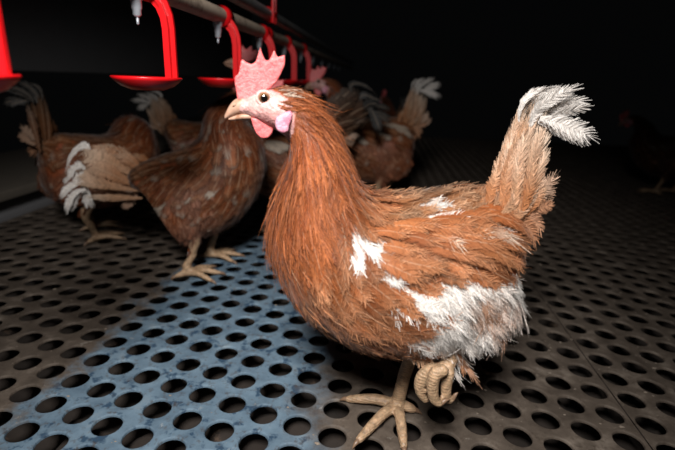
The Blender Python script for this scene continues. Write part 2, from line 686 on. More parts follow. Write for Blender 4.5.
# pipe (local x along the line)
pipe_side = 0.0
pl = empty('drinker_line', line_pt(0, pipe_side, 0), LROT)
props(pl, 'dusty beige water pipe with steel drinking nipples above the red cups', 'water pipe')
bm = bmesh.new()
bm_tube(bm, [(-0.6, 0, PIPE_Z), (1.0, 0, PIPE_Z), (3.4, 0, PIPE_Z)], [0.0125] * 3, 20, 4)
local_mesh('water_pipe', bm, M_PIPE, pl)
nip = None
for k in range(-1, 10):
    if nip is None:
        bm = bmesh.new()
        bm_lathe(bm, [(0.0075, 0.004), (0.0075, -0.008), (0.006, -0.009), (0.006, -0.017), (0.0048, -0.019), (0.0048, -0.024), (0.0022, -0.0265)], seg=20)
        nip = bm_mesh('nipple', bm)
        bm = bmesh.new()
        bm_lathe(bm, [(0.0016, 0), (0.0016, -0.007), (0.0008, -0.008)], (0, 0, -0.026), seg=10)
        pin = bm_mesh('pin', bm)
    o = link('nipple', nip, M_CHROME, pl)
    o.location = (k * PITCH - 0.010, 0.0, PIPE_Z - 0.010)
    q = link('pin', pin, M_CHROME, o)

tb = empty('support_tube', line_pt(0, pipe_side, 0), LROT)
props(tb, 'grey galvanised steel tube running above the water pipe', 'tube')
bm = bmesh.new()
bm_tube(bm, [(-0.6, -0.006, PIPE_Z + 0.040), (1.0, -0.006, PIPE_Z + 0.040), (3.4, -0.006, PIPE_Z + 0.040)], [0.0125] * 3, 20, 4)
local_mesh('tube', bm, M_TUBE, tb)
for k, s in enumerate((0.56,)):
    b = empty('pipe_bracket', (*line_pt(s, pipe_side)[:2], 0), LROT)
    props(b, 'red plastic bracket joining the steel tube and the water pipe above the comb', 'bracket')
    bm = bmesh.new()
    bm_lathe(bm, [(0.016, -0.012), (0.016, 0.012), (0.0125, 0.012), (0.0125, -0.012)], seg=20)
    bmesh.ops.rotate(bm, verts=bm.verts, cent=(0, 0, 0), matrix=Matrix.Rotation(math.pi / 2, 3, 'Y'))
    clip = bm_mesh('clip', bm)
    o = link('clip', clip, M_RED, b)
    o.location = (0, 0, PIPE_Z)
    o = link('clip', clip, M_RED, b)
    o.location = (0, -0.006, PIPE_Z + 0.040)
    for dx in (-0.010, 0.012):
        bm = bmesh.new()
        bm_box(bm, (dx - 0.004, -0.022, PIPE_Z + 0.022), (dx + 0.004, -0.016, PIPE_Z + 0.13))
        bevel(bm, 0.001)
        local_mesh('strap', bm, M_RED, b)

cup_names = ['red drinker cup cut off by the left edge of the photo', 'red drinker cup hanging in full view left of the comb',
             'red drinker cup half hidden by the main hen\'s comb', 'red drinker cup behind the main hen\'s comb',
             'red drinker cup beside the face of the hen behind', 'red drinker cup farther along the dark line']
cupm = None


def nrm2(a):
    return a / np.linalg.norm(a, axis=1)[:, None]


for k in range(-1, 5):
    e = empty('drinker_cup', line_pt(k * PITCH), LROT)
    props(e, cup_names[k + 1], 'drinker cup', 'red drinker cups on the water line')
    z0 = CUP0[2]
    if cupm is None:
        bm = bmesh.new()
        bm_lathe(bm, [(0.0005, -0.0145), (0.018, -0.0140), (0.030, -0.0095), (0.0375, -0.0030), (0.0400, 0.0), (0.0385, 0.0012),
                      (0.0360, -0.0010), (0.029, -0.0070), (0.017, -0.0110), (0.0005, -0.0115)], seg=48)
        cupm = bm_mesh('cup', bm)
        # arm: a bar with a rib, rising from the rim and bending to the pipe
        bm = bmesh.new()
        path = np.array([(-0.024, -0.006), (-0.024, 0.030), (-0.024, 0.055), (-0.0225, 0.068), (-0.018, 0.080), (-0.010, 0.090), (0.000, 0.096)])
        tg_ = nrm2(np.gradient(path, axis=0))
        secs = []
        for (py_, pz_), (ty, tz), wd in zip(path, tg_, (0.0074, 0.0074, 0.0074, 0.0076, 0.0080, 0.0088, 0.0100)):
            secs.append([bm.verts.new((b, py_ + a * wd * tz, pz_ - a * wd * ty)) for a, b in
                         ((-1, -0.0018), (-0.30, -0.0018), (-0.24, -0.006), (0.24, -0.006), (0.30, -0.0018), (1, -0.0018), (1, 0.0018), (-1, 0.0018))])
        for a, b in zip(secs[:-1], secs[1:]):
            for i in range(8):
                bm.faces.new((a[i], a[(i + 1) % 8], b[(i + 1) % 8], b[i]))
        bm.faces.new(secs[0])
        bm.faces.new(secs[-1])
        armm = bm_mesh('arm', bm, False)
        bm = bmesh.new()
        bm_lathe(bm, [(0.0165, -0.013), (0.0165, 0.013), (0.0125, 0.013), (0.0125, -0.013)], seg=24)
        bmesh.ops.rotate(bm, verts=bm.verts, cent=(0, 0, 0), matrix=Matrix.Rotation(math.pi / 2, 3, 'Y'))
        clm = bm_mesh('pipe_clip', bm)
    o = link('cup', cupm, M_RED, e)
    o.location = (0, 0, z0)
    o = link('arm', armm, M_RED, e)
    o.location = (0.014, 0, z0)
    o = link('pipe_clip', clm, M_RED, e)
    o.location = (0.014, 0, PIPE_Z)

# ------------------------------------------------------------------ nest box along the left wall
nb = empty('nest_box', (-0.98, 0.75, 0), LROT)
props(nb, 'dark nest box with grey hood, red curtain and dusty ledge', 'nest box')
bm = bmesh.new()
bm_box(bm, (-0.5, 0.0, 0.385), (3.0, 0.03, 1.10))
bevel(bm, 0.006)
local_mesh('hood_panel', bm, M_DARKWALL, nb)
bm = bmesh.new()
bm_box(bm, (-0.5, -0.10, 0.070), (3.0, 0.34, 0.095))
bevel(bm, 0.004)
local_mesh('ledge', bm, M_BEIGE, nb)
bm = bmesh.new()
bm_box(bm, (-0.5, -0.05, -0.02), (3.0, 0.0, 0.070))
local_mesh('base_board', bm, M_DARKWALL, nb)
for k in range(1):
    bm = bmesh.new()
    x0 = -0.45 + k * 0.8
    nn = 24
    rows = []
    for a in range(nn + 1):
        f = a / nn
        yy = -0.015 + 0.010 * math.sin(f * 22 + k)
        rows.append([bm.verts.new((x0 + 0.42 * f + 0.05 * t, yy * (1 - 0.4 * t) + dz, 0.385 - 0.27 * t)) for t in (0, 0.5, 1) for dz in (0, 0.003)])
    for a, b in zip(rows[:-1], rows[1:]):
        for q in ((0, 2), (2, 4)):
            bm.faces.new((a[q[0]], b[q[0]], b[q[1]], a[q[1]]))
            bm.faces.new((a[q[0] + 1], a[q[1] + 1], b[q[1] + 1], b[q[0] + 1]))
        bm.faces.new((a[4], b[4], b[5], a[5]))
        bm.faces.new((a[0], a[1], b[1], b[0]))
    for r in (rows[0], rows[-1]):
        bm.faces.new((r[0], r[2], r[3], r[1]))
        bm.faces.new((r[2], r[4], r[5], r[3]))
    local_mesh('curtain', bm, M_NESTRED, nb)

# ------------------------------------------------------------------ hens
# body rings of the main hen, rear to face: top pixel, bottom pixel, half width in metres
ST = [((508, 208), (512, 232), 0.012), ((496, 188), (507, 262), 0.045), ((476, 184), (494, 300), 0.070), ((450, 186), (468, 326), 0.086),
      ((415, 191), (424, 342), 0.093), ((388, 192), (375, 343), 0.094), ((366, 186), (330, 327), 0.090), ((354, 168), (293, 299), 0.080),
      ((347, 148), (270, 258), 0.066), ((339, 129), (268, 218), 0.051), ((329, 111), (279, 186), 0.038), ((318, 98), (287, 163), 0.031),
      ((307, 90), (287, 147), 0.027), ((294, 86), (283, 138), 0.0255), ((279, 87), (272, 129), 0.0235), ((264, 90), (261, 123), 0.0195),
      ((252, 95), (251, 118), 0.0135), ((244, 97), (244, 115), 0.0098), ((239, 99), (239, 114), 0.0075)]
SK = []
for T, B, wd in ST:
    a, b = hp(*T), hp(*B)
    c, ax = (a + b) / 2, (a - b) / 2
    SK.append([*c, *ax, wd])
SK = np.array(SK)
NR, NS = 103, 40
RG, RT = catmull(SK, NR)
shrink = np.interp(RT, [0, 1, 11, 13, 14.0, 18], [0.004, 0.006, 0.006, 0.003, 0.0005, 0.0])
th = np.linspace(0, 2 * math.pi, NS, endpoint=False)
axl = np.linalg.norm(RG[:, 3:6], axis=1)
axs = RG[:, 3:6] * ((axl - shrink) / axl)[:, None]
LOFT = RG[:, None, :3] + axs[:, None, :] * np.cos(th)[None, :, None] + np.array([0, 1, 0]) * (np.maximum(RG[:, 6] - shrink, 0.004))[:, None, None] * np.sin(th)[None, :, None]
DT = -np.gradient(LOFT, axis=0)
DT /= np.linalg.norm(DT, axis=2)[:, :, None] + 1e-12
LV3 = LOFT.reshape(-1, 3)
LDT = DT.reshape(-1, 3)
LTT = np.repeat(RT, NS)
KD = KDTree(len(LV3))
for i, p in enumerate(LV3):
    KD.insert(p, i)
KD.balance()


def loft_bm(bm):
    vs = [[bm.verts.new(p) for p in r] for r in LOFT]
    for a, b in zip(vs[:-1], vs[1:]):
        for k in range(NS):
            bm.faces.new((a[k], a[(k + 1) % NS], b[(k + 1) % NS], b[k]))
    bm.faces.new(vs[0][::-1])
    bm.faces.new(vs[-1])


THIGH_C = hp(462, 301, 0.052)
THIGH_R = np.array([0.056, 0.030, 0.050])
WING_C = hp(446, 242, 0.080)
WING_R = np.array([0.084, 0.012, 0.030])
BEAK_UP = [((249, 97), (249, 113), 0.0085), ((240, 97.5), (240, 114), 0.0074), ((233, 101), (233, 116), 0.0058), ((228, 108), (228, 118), 0.0036), ((224.5, 115.5), (224.8, 119), 0.0010)]
BEAK_LO = [((253, 111), (253, 120), 0.0080), ((242, 113), (242, 120), 0.0066), ((233, 116), (233, 120.5), 0.0036), ((228.5, 118.2), (228.5, 120.0), 0.0010)]


def zo(x, y):                                # crop of the head, 4.09 x
    return (215 + x / 4.09, 40 + y / 4.09)


COMB_PX = [zo(*p) for p in [(96, 262), (84, 190), (79, 152), (98, 137), (104, 100), (110, 74), (128, 92), (150, 100), (166, 92), (176, 60), (186, 28), (196, 62), (208, 88), (222, 84), (234, 58),
                            (243, 33), (252, 72), (268, 66), (286, 61), (288, 85), (284, 110), (270, 140), (250, 176), (215, 206), (170, 232), (130, 258)]]
WATTLE_PX = [zo(*p) for p in [(146, 318), (156, 352), (168, 380), (186, 400), (204, 403), (224, 396), (238, 372), (240, 348), (225, 330), (190, 318)]]
LOBE_PX = [zo(*p) for p in [(248, 318), (262, 308), (285, 296), (308, 285), (318, 300), (314, 322), (304, 345), (300, 372), (280, 380), (256, 372), (246, 350)]]


def plate_mesh(name, outline, y0, thick, vox, sm=4, lean=0.0):
    """a fleshy plate cut to an outline in the hen's side plane, rounded"""
    bm = bmesh.new()
    pts = [hp(px, py, y0) for px, py in outline]
    lo = [bm.verts.new((p[0], y0 - thick / 2, p[2])) for p in pts]
    f = bm.faces.new(lo)
    r = bmesh.ops.extrude_face_region(bm, geom=[f])
    for v in r['geom']:
        if isinstance(v, bmesh.types.BMVert):
            v.co.y += thick
    bmesh.ops.triangulate(bm, faces=[f for f in bm.faces if len(f.verts) > 4])
    me = bm_mesh(name, bm)
    return remesh(me, vox, sm)


def beak_mesh(name, st):
    K = []
    for T, B, wd in st:
        a, b = hp(*T), hp(*B)
        K.append([*((a + b) / 2), *((a - b) / 2), wd])
    C, _ = catmull(np.array(K), 22)
    tt = np.linspace(0, 2 * math.pi, 20, endpoint=False)
    bm = bmesh.new()
    vs = []
    for c in C:
        vs.append([bm.verts.new(c[:3] + c[3:6] * math.copysign(abs(math.cos(q)) ** 0.9, math.cos(q)) + np.array([0, max(c[6], 0.0008), 0]) * math.sin(q)) for q in tt])
    for a, b in zip(vs[:-1], vs[1:]):
        for k in range(20):
            bm.faces.new((a[k], a[(k + 1) % 20], b[(k + 1) % 20], b[k]))
    bm.faces.new(vs[0])
    bm.faces.new(vs[-1])
    return bm_mesh(name, bm)


FACE_POLY = np.array([(236, 92), (250, 90), (262, 87), (272, 90), (280, 94), (287, 99), (292, 107), (295, 118), (294, 130), (289, 140), (276, 142), (262, 132), (240, 126)], float)
BARE_POLY = np.array([(284, 168), (291, 172), (295, 184), (292, 196), (286, 196), (281, 184)], float)


def in_poly(p, poly):
    x, y = p[:, 0], p[:, 1]
    r = np.zeros(len(p), bool)
    j = len(poly) - 1
    for i in range(len(poly)):
        xi, yi = poly[i]
        xj, yj = poly[j]
        r ^= ((yi > y) != (yj > y)) & (x < (xj - xi) * (y - yi) / (yj - yi + 1e-12) + xi)
        j = i
    return r


def surface(me):
    V = mesh_co(me)
    me.calc_loop_triangles()
    T = np.empty(len(me.loop_triangles) * 3, dtype=np.int32)
    me.loop_triangles.foreach_get('vertices', T)
    T = T.reshape(-1, 3)
    return V, T


def darts(V, T, n, rad, rg):
    """points spread over the surface, no two closer than rad(point)"""
    A = np.cross(V[T[:, 1]] - V[T[:, 0]], V[T[:, 2]] - V[T[:, 0]])
    ar = np.linalg.norm(A, axis=1)
    k = rg.choice(len(T), n, p=ar / ar.sum())
    a, b = rg.random((2, n))
    f = a + b > 1
    a[f], b[f] = 1 - a[f], 1 - b[f]
    P = V[T[k, 0]] + a[:, None] * (V[T[k, 1]] - V[T[k, 0]]) + b[:, None] * (V[T[k, 2]] - V[T[k, 0]])
    Nn = A[k] / ar[k][:, None]
    if rad is None:
        return P, Nn
    R = rad(P)
    h = R.max() if len(R) else 0.01
    grid, keep = {}, []
    C = np.floor(P / h).astype(int)
    for i in range(n):
        if R[i] <= 0:
            continue
        cx, cy, cz = C[i]
        ok = True
        for dx in (-1, 0, 1):
            for dy in (-1, 0, 1):
                for dz in (-1, 0, 1):
                    for q in grid.get((cx + dx, cy + dy, cz + dz), ()):
                        d = P[i] - P[q]
                        if d @ d < R[i] * R[i]:
                            ok = False
                            break
                    if not ok:
                        break
                if not ok:
                    break
            if not ok:
                break
        if ok:
            grid.setdefault((cx, cy, cz), []).append(i)
            keep.append(i)
    return P[keep], Nn[keep]


def nrmz(a):
    return a / (np.linalg.norm(a, axis=-1, keepdims=True) + 1e-12)


TK = np.array([0, 0.10, 0.25, 0.42, 0.58, 0.73, 0.86, 0.95, 1.0])
WK = np.array([0.25, 0.60, 0.88, 1.0, 1.0, 0.92, 0.72, 0.42, 0.10])


def feather_paths(P, D, Nn, L, lift, curl, follow, bvh, rg):
    """shafts: either straight with a curl, or lying along the body surface and rising towards the tip"""
    n, K = len(P), len(TK)
    D = nrmz(D - (D * Nn).sum(1, keepdims=True) * Nn)
    S = np.cross(Nn, D)
    t = TK[None, :]
    bn = rg.normal(0, 0.10, n)
    cen = P[:, None] + D[:, None] * (L[:, None] * t)[..., None] + Nn[:, None] * (L[:, None] * (lift[:, None] * t + curl[:, None] * t * t))[..., None]
    cen = cen + S[:, None] * (L[:, None] * bn[:, None] * t * t)[..., None]
    NK = np.repeat(Nn[:, None], K, 1)
    for i in np.nonzero(follow)[0]:
        p, d, nv = Vector(P[i]), Vector(D[i]), Vector(Nn[i])
        sd = Vector(S[i])
        for k in range(K):
            if k:
                q, nn, _, _ = bvh.find_nearest(p + d * ((TK[k] - TK[k - 1]) * L[i]))
                nv = (nv * 0.5 + nn * 0.5).normalized()
                d = (q - p)
                d = (d - nv * d.dot(nv)).normalized() + sd * (bn[i] * 0.25)
                p = q
            cen[i, k] = p + nv * (L[i] * lift[i] * TK[k] + 0.0004)
            NK[i, k] = nv
    return cen, NK


def feather_batch(cen, NK, L, W, c0, c1, rg, jag=0.14, cup=0.10, barbs=True, soft=None):
    """many feathers at once along given shafts"""
    n, K = len(cen), len(TK)
    t = TK[None, :]
    T = nrmz(np.gradient(cen, axis=1))
    SK = nrmz(np.cross(NK, T))
    ws = W[:, None] * WK[None, :] * (0.88 if barbs else 1.0)
    V = np.empty((n, K, 3, 3))
    U = np.empty((n, K, 3, 3))
    for a, s in enumerate((-1, 0, 1)):
        j = 1 + (rg.uniform(-jag, jag, (n, K)) if s else 0)
        V[:, :, a] = cen + SK * (s * ws * j)[..., None] - NK * (abs(s) * cup * ws)[..., None]
        if s:
            V[:, :, a] += T * (rg.uniform(-0.03, 0.05, (n, K)) * L[:, None])[..., None]
        U[:, :, a, 0] = s
        U[:, :, a, 1] = t * L[:, None]
        U[:, :, a, 2] = rg.random(n)[:, None]
    mixt = np.clip((t - 0.55) / 0.45, 0, 1)[..., None] ** 1.2
    Cc = c0[:, None] * (1 - mixt) + c1[:, None] * mixt
    Cc = np.repeat(Cc[:, :, None], 3, 2)
    Cc[:, :, 1] *= 0.82
    Cc = np.concatenate([Cc, np.broadcast_to(t[..., None, None], (n, K, 3, 1))], -1)
    q = np.array([(k * 3 + a, k * 3 + a + 1, k * 3 + a + 4, k * 3 + a + 3) for k in range(K - 1) for a in (0, 1)])
    Q = q[None] + (np.arange(n) * K * 3)[:, None, None]
    out = V.reshape(-1, 3), Q.reshape(-1, 4), Cc.reshape(-1, 4), U.reshape(-1, 3)
    if barbs:
        def cf(tq):
            k = np.clip(np.searchsorted(TK, tq) - 1, 0, K - 2)
            f = ((tq - TK[k]) / (TK[k + 1] - TK[k]))[..., None]
            return cen[rows, k] * (1 - f) + cen[rows, k + 1] * f + NK[rows, k] * 0.0006
        for sel, per in ((soft >= 0.5, [0.25, 0.38, 0.50, 0.60, 0.69, 0.77, 0.85]), (soft < 0.5, [0.60, 0.72, 0.80, 0.86])):
            if sel.any():
                rows = np.nonzero(sel)[0][:, None]
                out = join_fv(out, barb_ribbons(cf, SK[sel, 5], NK[sel, 5], W[sel], WK, L[sel], (c0[sel], c1[sel]), 0.08 + 0.16 * soft[sel], 0.17 + 0.17 * soft[sel], rg,
                                                0.00040, np.array(per)))
    return out


def barb_ribbons(cen_f, S, Nn, W, wprof, L, col, var, reach, rg, bw, per_t, spread=(0.55, 1.2), ragged=(0.7, 1.35)):
    """thin barbs leaving the shaft on both sides; cen_f(t) -> (n,m,3) points of the shaft for t (n,m)"""
    n = len(W)
    nt_ = len(per_t)
    u = np.array([0.0, 0.35, 0.7, 1.0])
    VS, CS, US = [], [], []
    for s in (-1.0, 1.0):
        ti = per_t[None, :] + rg.uniform(-0.04, 0.04, (n, nt_))
        dl = np.reshape(reach, (-1, 1)) * rg.uniform(*ragged, (n, nt_))
        t = ti[..., None] + dl[..., None] * u                         # n, nt, 4
        lat = s * (W[:, None] * np.interp(ti + 0.4 * dl, TK, wprof) * rg.uniform(*spread, (n, nt_)))[..., None] * u ** 0.75
        cc = cen_f(t.reshape(n, -1)).reshape(n, nt_, 4, 3)
        p = cc + S[:, None, None] * lat[..., None] + Nn[:, None, None] * (rg.uniform(-0.0004, 0.0016, (n, nt_))[..., None] * u)[..., None]
        T = nrmz(np.gradient(p, axis=2))
        wd = np.cross(T, Nn[:, None, None] + 0.5 * S[:, None, None] * rg.normal(0, 1, (n, nt_))[..., None, None])
        wd = nrmz(wd) * (bw * (1 - 0.6 * u))[:, None]
        VS.append(np.stack([p - wd, p + wd], 3))
        f = np.clip((t - 0.5) / 0.5, 0, 1)[..., None]
        c = (col[0][:, None, None] * (1 - f) + col[1][:, None, None] * f) * (1 + np.reshape(var, (-1, 1)) * rg.uniform(-1, 1, (n, nt_)))[..., None, None]
        c = np.repeat(c[:, :, :, None], 2, 3)
        CS.append(np.concatenate([c, np.zeros(c.shape[:-1] + (1,))], -1))
        U = np.zeros(c.shape[:-1] + (3,))
        U[..., 0] = 0.2
        U[..., 1] = (t * L[:, None, None])[..., None]
        U[..., 2] = rg.random((n, nt_))[..., None, None]
        US.append(U)
    V = np.concatenate([a.reshape(-1, 8, 3) for a in VS])
    q = np.array([(k * 2, k * 2 + 1, k * 2 + 3, k * 2 + 2) for k in range(3)])
    Q = q[None] + (np.arange(len(V)) * 8)[:, None, None]
    return V.reshape(-1, 3), Q.reshape(-1, 4), np.concatenate([a.reshape(-1, 4) for a in CS]), np.concatenate([a.reshape(-1, 3) for a in US])


def join_fv(a, b):
    return np.vstack([a[0], b[0]]), np.vstack([a[1], b[1] + len(a[0])]), np.vstack([a[2], b[2]]), np.vstack([a[3], b[3]])


def strand_batch(P, D, Nn, L, W, lift, curl, c0, c1, rg):
    n = len(P)
    D = nrmz(D - (D * Nn).sum(1, keepdims=True) * Nn)
    S = np.cross(Nn, D)
    tk = np.linspace(0, 1, 5)
    t = tk[None]
    bend = rg.normal(0, 0.28, n)[:, None] * t * t
    cen = P[:, None] + D[:, None] * (L[:, None] * t)[..., None] + Nn[:, None] * (L[:, None] * (lift[:, None] * t + curl[:, None] * t * t))[..., None] + S[:, None] * (L[:, None] * bend)[..., None]
    ws = W[:, None] * (1 - 0.85 * t ** 1.5)
    sd = nrmz(S + 0.8 * Nn * rg.normal(0, 1, (n, 1)))
    V = np.stack([cen - sd[:, None] * ws[..., None], cen + sd[:, None] * ws[..., None]], 2)
    U = np.zeros((n, 5, 2, 3))
    U[..., 0] = 0.2
    U[..., 1] = (t * L[:, None])[..., None]
    U[..., 2] = rg.random(n)[:, None, None]
    Cc = c0[:, None] * (1 - t[..., None]) + c1[:, None] * t[..., None]
    Cc = np.repeat(Cc[:, :, None], 2, 2)
    Cc = np.concatenate([Cc, np.zeros((n, 5, 2, 1))], -1)
    q = np.array([(k * 2, k * 2 + 1, k * 2 + 3, k * 2 + 2) for k in range(4)])
    Q = q[None] + (np.arange(n) * 10)[:, None, None]
    return V.reshape(-1, 3), Q.reshape(-1, 4), Cc.reshape(-1, 4), U.reshape(-1, 3)


def big_feather(p0, p1, p2, hw, nrm, c0, c1, rg, jag=0.10, cup=0.18, fray=0.0, blunt=0.3, K=18, barbs=True):
    """one long feather along a bent quill"""
    p0, p1, p2 = map(np.asarray, (p0, p1, p2))
    t = np.linspace(0, 1, K)[:, None]
    cen = (1 - t) ** 2 * p0 + 2 * t * (1 - t) * p1 + t * t * p2
    T = nrmz(np.gradient(cen, axis=0))
    Nn = nrmz(nrm - (T @ nrm)[:, None] * T)
    S = np.cross(Nn, T)
    L = np.linalg.norm(np.diff(cen, axis=0), axis=1).sum()
    tt = t[:, 0]
    wv = hw * np.clip(0.18 + 1.5 * tt, 0, 1) ** 0.8 * (1 - np.clip((tt - (1 - blunt)) / blunt, 0, 1) ** 2.6 * 0.9)
    A = [-1, -0.55, 0, 0.55, 1]
    V = np.empty((K, 5, 3))
    U = np.empty((K, 5, 3))
    rr = rg.random()
    for a, s in enumerate(A):
        j = 1 + (rg.uniform(-jag, jag, K) if abs(s) == 1 else 0)
        V[:, a] = cen + S * (s * wv * j)[:, None] - Nn * (s * s * cup * wv)[:, None]
        if abs(s) == 1:
            V[:, a] += T * (rg.uniform(-0.02, 0.06, K) * L * (0.3 + fray * tt))[:, None]
        U[:, a, 0] = s
        U[:, a, 1] = tt * L
        U[:, a, 2] = rr
    f = np.clip((tt - 0.5) / 0.5, 0, 1)[:, None, None]
    C = np.asarray(c0)[None, None] * (1 - f) + np.asarray(c1)[None, None] * f
    C = np.repeat(C, 5, 1)
    C[:, 2] *= 0.85
    C = np.concatenate([C, np.broadcast_to(tt[:, None, None], (K, 5, 1))], -1)
    Q = np.array([(k * 5 + a, k * 5 + a + 1, k * 5 + a + 6, k * 5 + a + 5) for k in range(K - 1) for a in range(4)])
    out = V.reshape(-1, 3), Q, C.reshape(-1, 4), U.reshape(-1, 3)
    if barbs:
        nm = nrmz(Nn.mean(0))
        sm = nrmz(np.cross(nm, p2 - p0))

        def cf(tq):
            tq = tq[..., None]
            return (1 - tq) ** 2 * p0 + 2 * tq * (1 - tq) * p1 + tq * tq * p2 + nm * 0.0006
        wp = np.interp(TK, tt, wv / hw)
        out = join_fv(out, barb_ribbons(cf, sm[None], nm[None], np.array([hw * 1.05]), wp, np.array([L]), (np.asarray(c0)[None], np.asarray(c1)[None]), 0.16, 0.13, rg, 0.00045,
                                        np.linspace(0.10, 0.90, 40), (0.85, 1.08), (0.8, 1.2 + 0.5 * fray)))
    return out


# colours of the plumage
RUST = lin(156, 87, 47)
HACK = lin(138, 70, 34)
ORNG = lin(183, 119, 75)
BUFF = lin(208, 166, 132)
DARK = lin(112, 56, 32)
WHITE = lin(236, 230, 224)
CREAM = lin(226, 206, 186)

WHITE_BLOBS = [(372, 247, 22, 9, 0.5), (356, 254, 8, 7, 0), (390, 280, 24, 5, 0.25), (405, 243, 5, 6, 0), (451, 225, 3.5, 16, -0.35), (461, 248, 3.5, 12, -0.4), (436, 205, 6, 5, 0),
               (398, 222, 5, 4, 0), (271, 193, 5, 5, 0), (283, 172, 4, 8, 0), (505, 232, 4, 12, -0.5), (420, 268, 6, 4, 0), (416, 299, 20, 6, 0.3), (424, 340, 15, 7, 0)]


def white_amount(q):
    r = np.zeros(len(q))
    for cx, cy, a, b, rot in WHITE_BLOBS:
        dx, dy = q[:, 0] - cx, q[:, 1] - cy
        u = (dx * math.cos(rot) + dy * math.sin(rot)) / a
        v = (-dx * math.sin(rot) + dy * math.cos(rot)) / b
        r = np.maximum(r, np.clip(1.6 - np.hypot(u, v) * 1.1, 0, 1))
    return r


WING_POLY = np.array([(346, 214), (372, 200), (420, 196), (470, 200), (510, 214), (530, 236), (522, 254), (498, 272), (462, 284), (424, 288), (392, 278), (362, 258)], float)
THIGH_POLY = np.array([(380, 282), (436, 272), (486, 278), (516, 272), (530, 300), (528, 330), (505, 352), (462, 372), (428, 362), (400, 344), (426, 307)], float)

LEGC = lin(172, 142, 112)
SKINC = lin(196, 158, 152)
UNDER = lin(120, 62, 34)


def pose_fn(neck=0.0, turn=0.0, tail=0.0, pitch=0.0):
    """bends neck and tail of the reference bird; identity when all are zero"""
    piv = hp(340, 205)
    tip = hp(280, 100)
    ax = nrmz(tip - piv)
    Ln = np.linalg.norm(tip - piv)
    tp = hp(498, 205)

    def f(V):
        V = np.array(V, float)
        if neck or turn:
            wt = np.clip(((V - piv) @ ax) / (Ln * 0.75), 0, 1)
            wt = wt * wt * (3 - 2 * wt)
            wt *= np.clip((V[:, 0] - (piv[0] - 0.06)) / 0.05, 0, 1)
            a = neck * wt
            d = V - piv
            x = d[:, 0] * np.cos(a) - d[:, 2] * np.sin(a)
            z = d[:, 0] * np.sin(a) + d[:, 2] * np.cos(a)
            b = turn * wt
            V[:, 0] = piv[0] + x * np.cos(b) - d[:, 1] * np.sin(b)
            V[:, 1] = x * np.sin(b) + d[:, 1] * np.cos(b) + piv[1]
            V[:, 2] = piv[2] + z
        if tail:
            wt = np.clip((tp[0] + 0.015 - V[:, 0]) / 0.03, 0, 1)
            a = tail * wt
            d = V - tp
            V[:, 0] = tp[0] + d[:, 0] * np.cos(a) - d[:, 2] * np.sin(a)
            V[:, 2] = tp[2] + d[:, 0] * np.sin(a) + d[:, 2] * np.cos(a)
        if pitch:
            hip = hp(425, 290)
            wt = np.clip((V[:, 2] - 0.075) / 0.06, 0, 1)
            a = pitch * wt * wt * (3 - 2 * wt)
            d = V - hip
            V[:, 0] = hip[0] + d[:, 0] * np.cos(a) - d[:, 2] * np.sin(a)
            V[:, 2] = hip[2] + d[:, 0] * np.sin(a) + d[:, 2] * np.cos(a)
        return V
    return f


TAIL_BROWN = [  # base, bend, tip in pixels, half width px, side offset, colour mix
    ((494, 214), (494, 186), (504, 150), 9, 0.012, 0.3), ((498, 214), (500, 175), (513, 128), 9, 0.016, 0.5), ((502, 212), (506, 160), (521, 110), 9, 0.014, 0.4),
    ((504, 212), (510, 160), (522, 106), 9, 0.010, 0.8), ((508, 214), (520, 160), (534, 104), 9, 0.008, 0.7), ((512, 216), (528, 165), (544, 118), 9, 0.010, 1.0),
    ((514, 218), (532, 175), (548, 134), 9, 0.012, 0.9), ((516, 220), (534, 185), (547, 152), 8, 0.016, 0.6), ((518, 222), (536, 200), (543, 172), 8, 0.018, 0.5),
    ((500, 216), (505, 178), (518, 136), 10, 0.024, 0.2), ((506, 216), (514, 180), (526, 132), 10, 0.026, 0.6), ((512, 220), (524, 190), (536, 150), 10, 0.025, 0.3),
    ((499, 212), (500, 178), (514, 122), 9, -0.010, 0.4), ((504, 212), (512, 160), (530, 106), 9, -0.012, 0.7), ((512, 216), (528, 170), (546, 128), 9, -0.014, 0.8),
    ((488, 210), (490, 190), (499, 170), 9, 0.026, 0.1), ((500, 220), (508, 200), (522, 176), 10, 0.032, 0.15), ((508, 224), (522, 208), (536, 190), 9, 0.032, 0.4)]
TAIL_WHITE = [
    ((519, 122), (517, 98), (541, 88), 3.0, 0.012), ((522, 124), (522, 96), (552, 87), 4.0, 0.004), ((528, 126), (534, 98), (566, 88), 6.5, -0.004), ((532, 128), (540, 98), (577, 87), 6.0, 0.004),
    ((536, 128), (548, 100), (586, 101), 6.5, -0.006), ((540, 126), (556, 110), (588, 107), 6.0, 0.0), ((540, 118), (562, 122), (593, 138), 9.0, 0.014), ((538, 122), (556, 124), (584, 142), 7.0, 0.010),
    ((530, 130), (532, 108), (552, 100), 6.0, 0.010)]
TAIL_FLUFF = [((522, 205), (540, 196), (556, 174), 10, 0.012, 0.55), ((524, 210), (545, 200), (553, 186), 9, 0.0, 0.45), ((522, 214), (540, 208), (552, 204), 7, 0.018, 0.2),
              ((508, 214), (530, 220), (536, 244), 8, 0.030, 0.15), ((500, 222), (522, 228), (527, 250), 8, 0.036, 0.1), ((512, 212), (536, 214), (541, 232), 7, 0.026, 0.25),
              ((498, 232), (516, 240), (520, 258), 7, 0.044, 0.05)]


DROP = 0.055                                  # the hens behind stand lower on bent legs


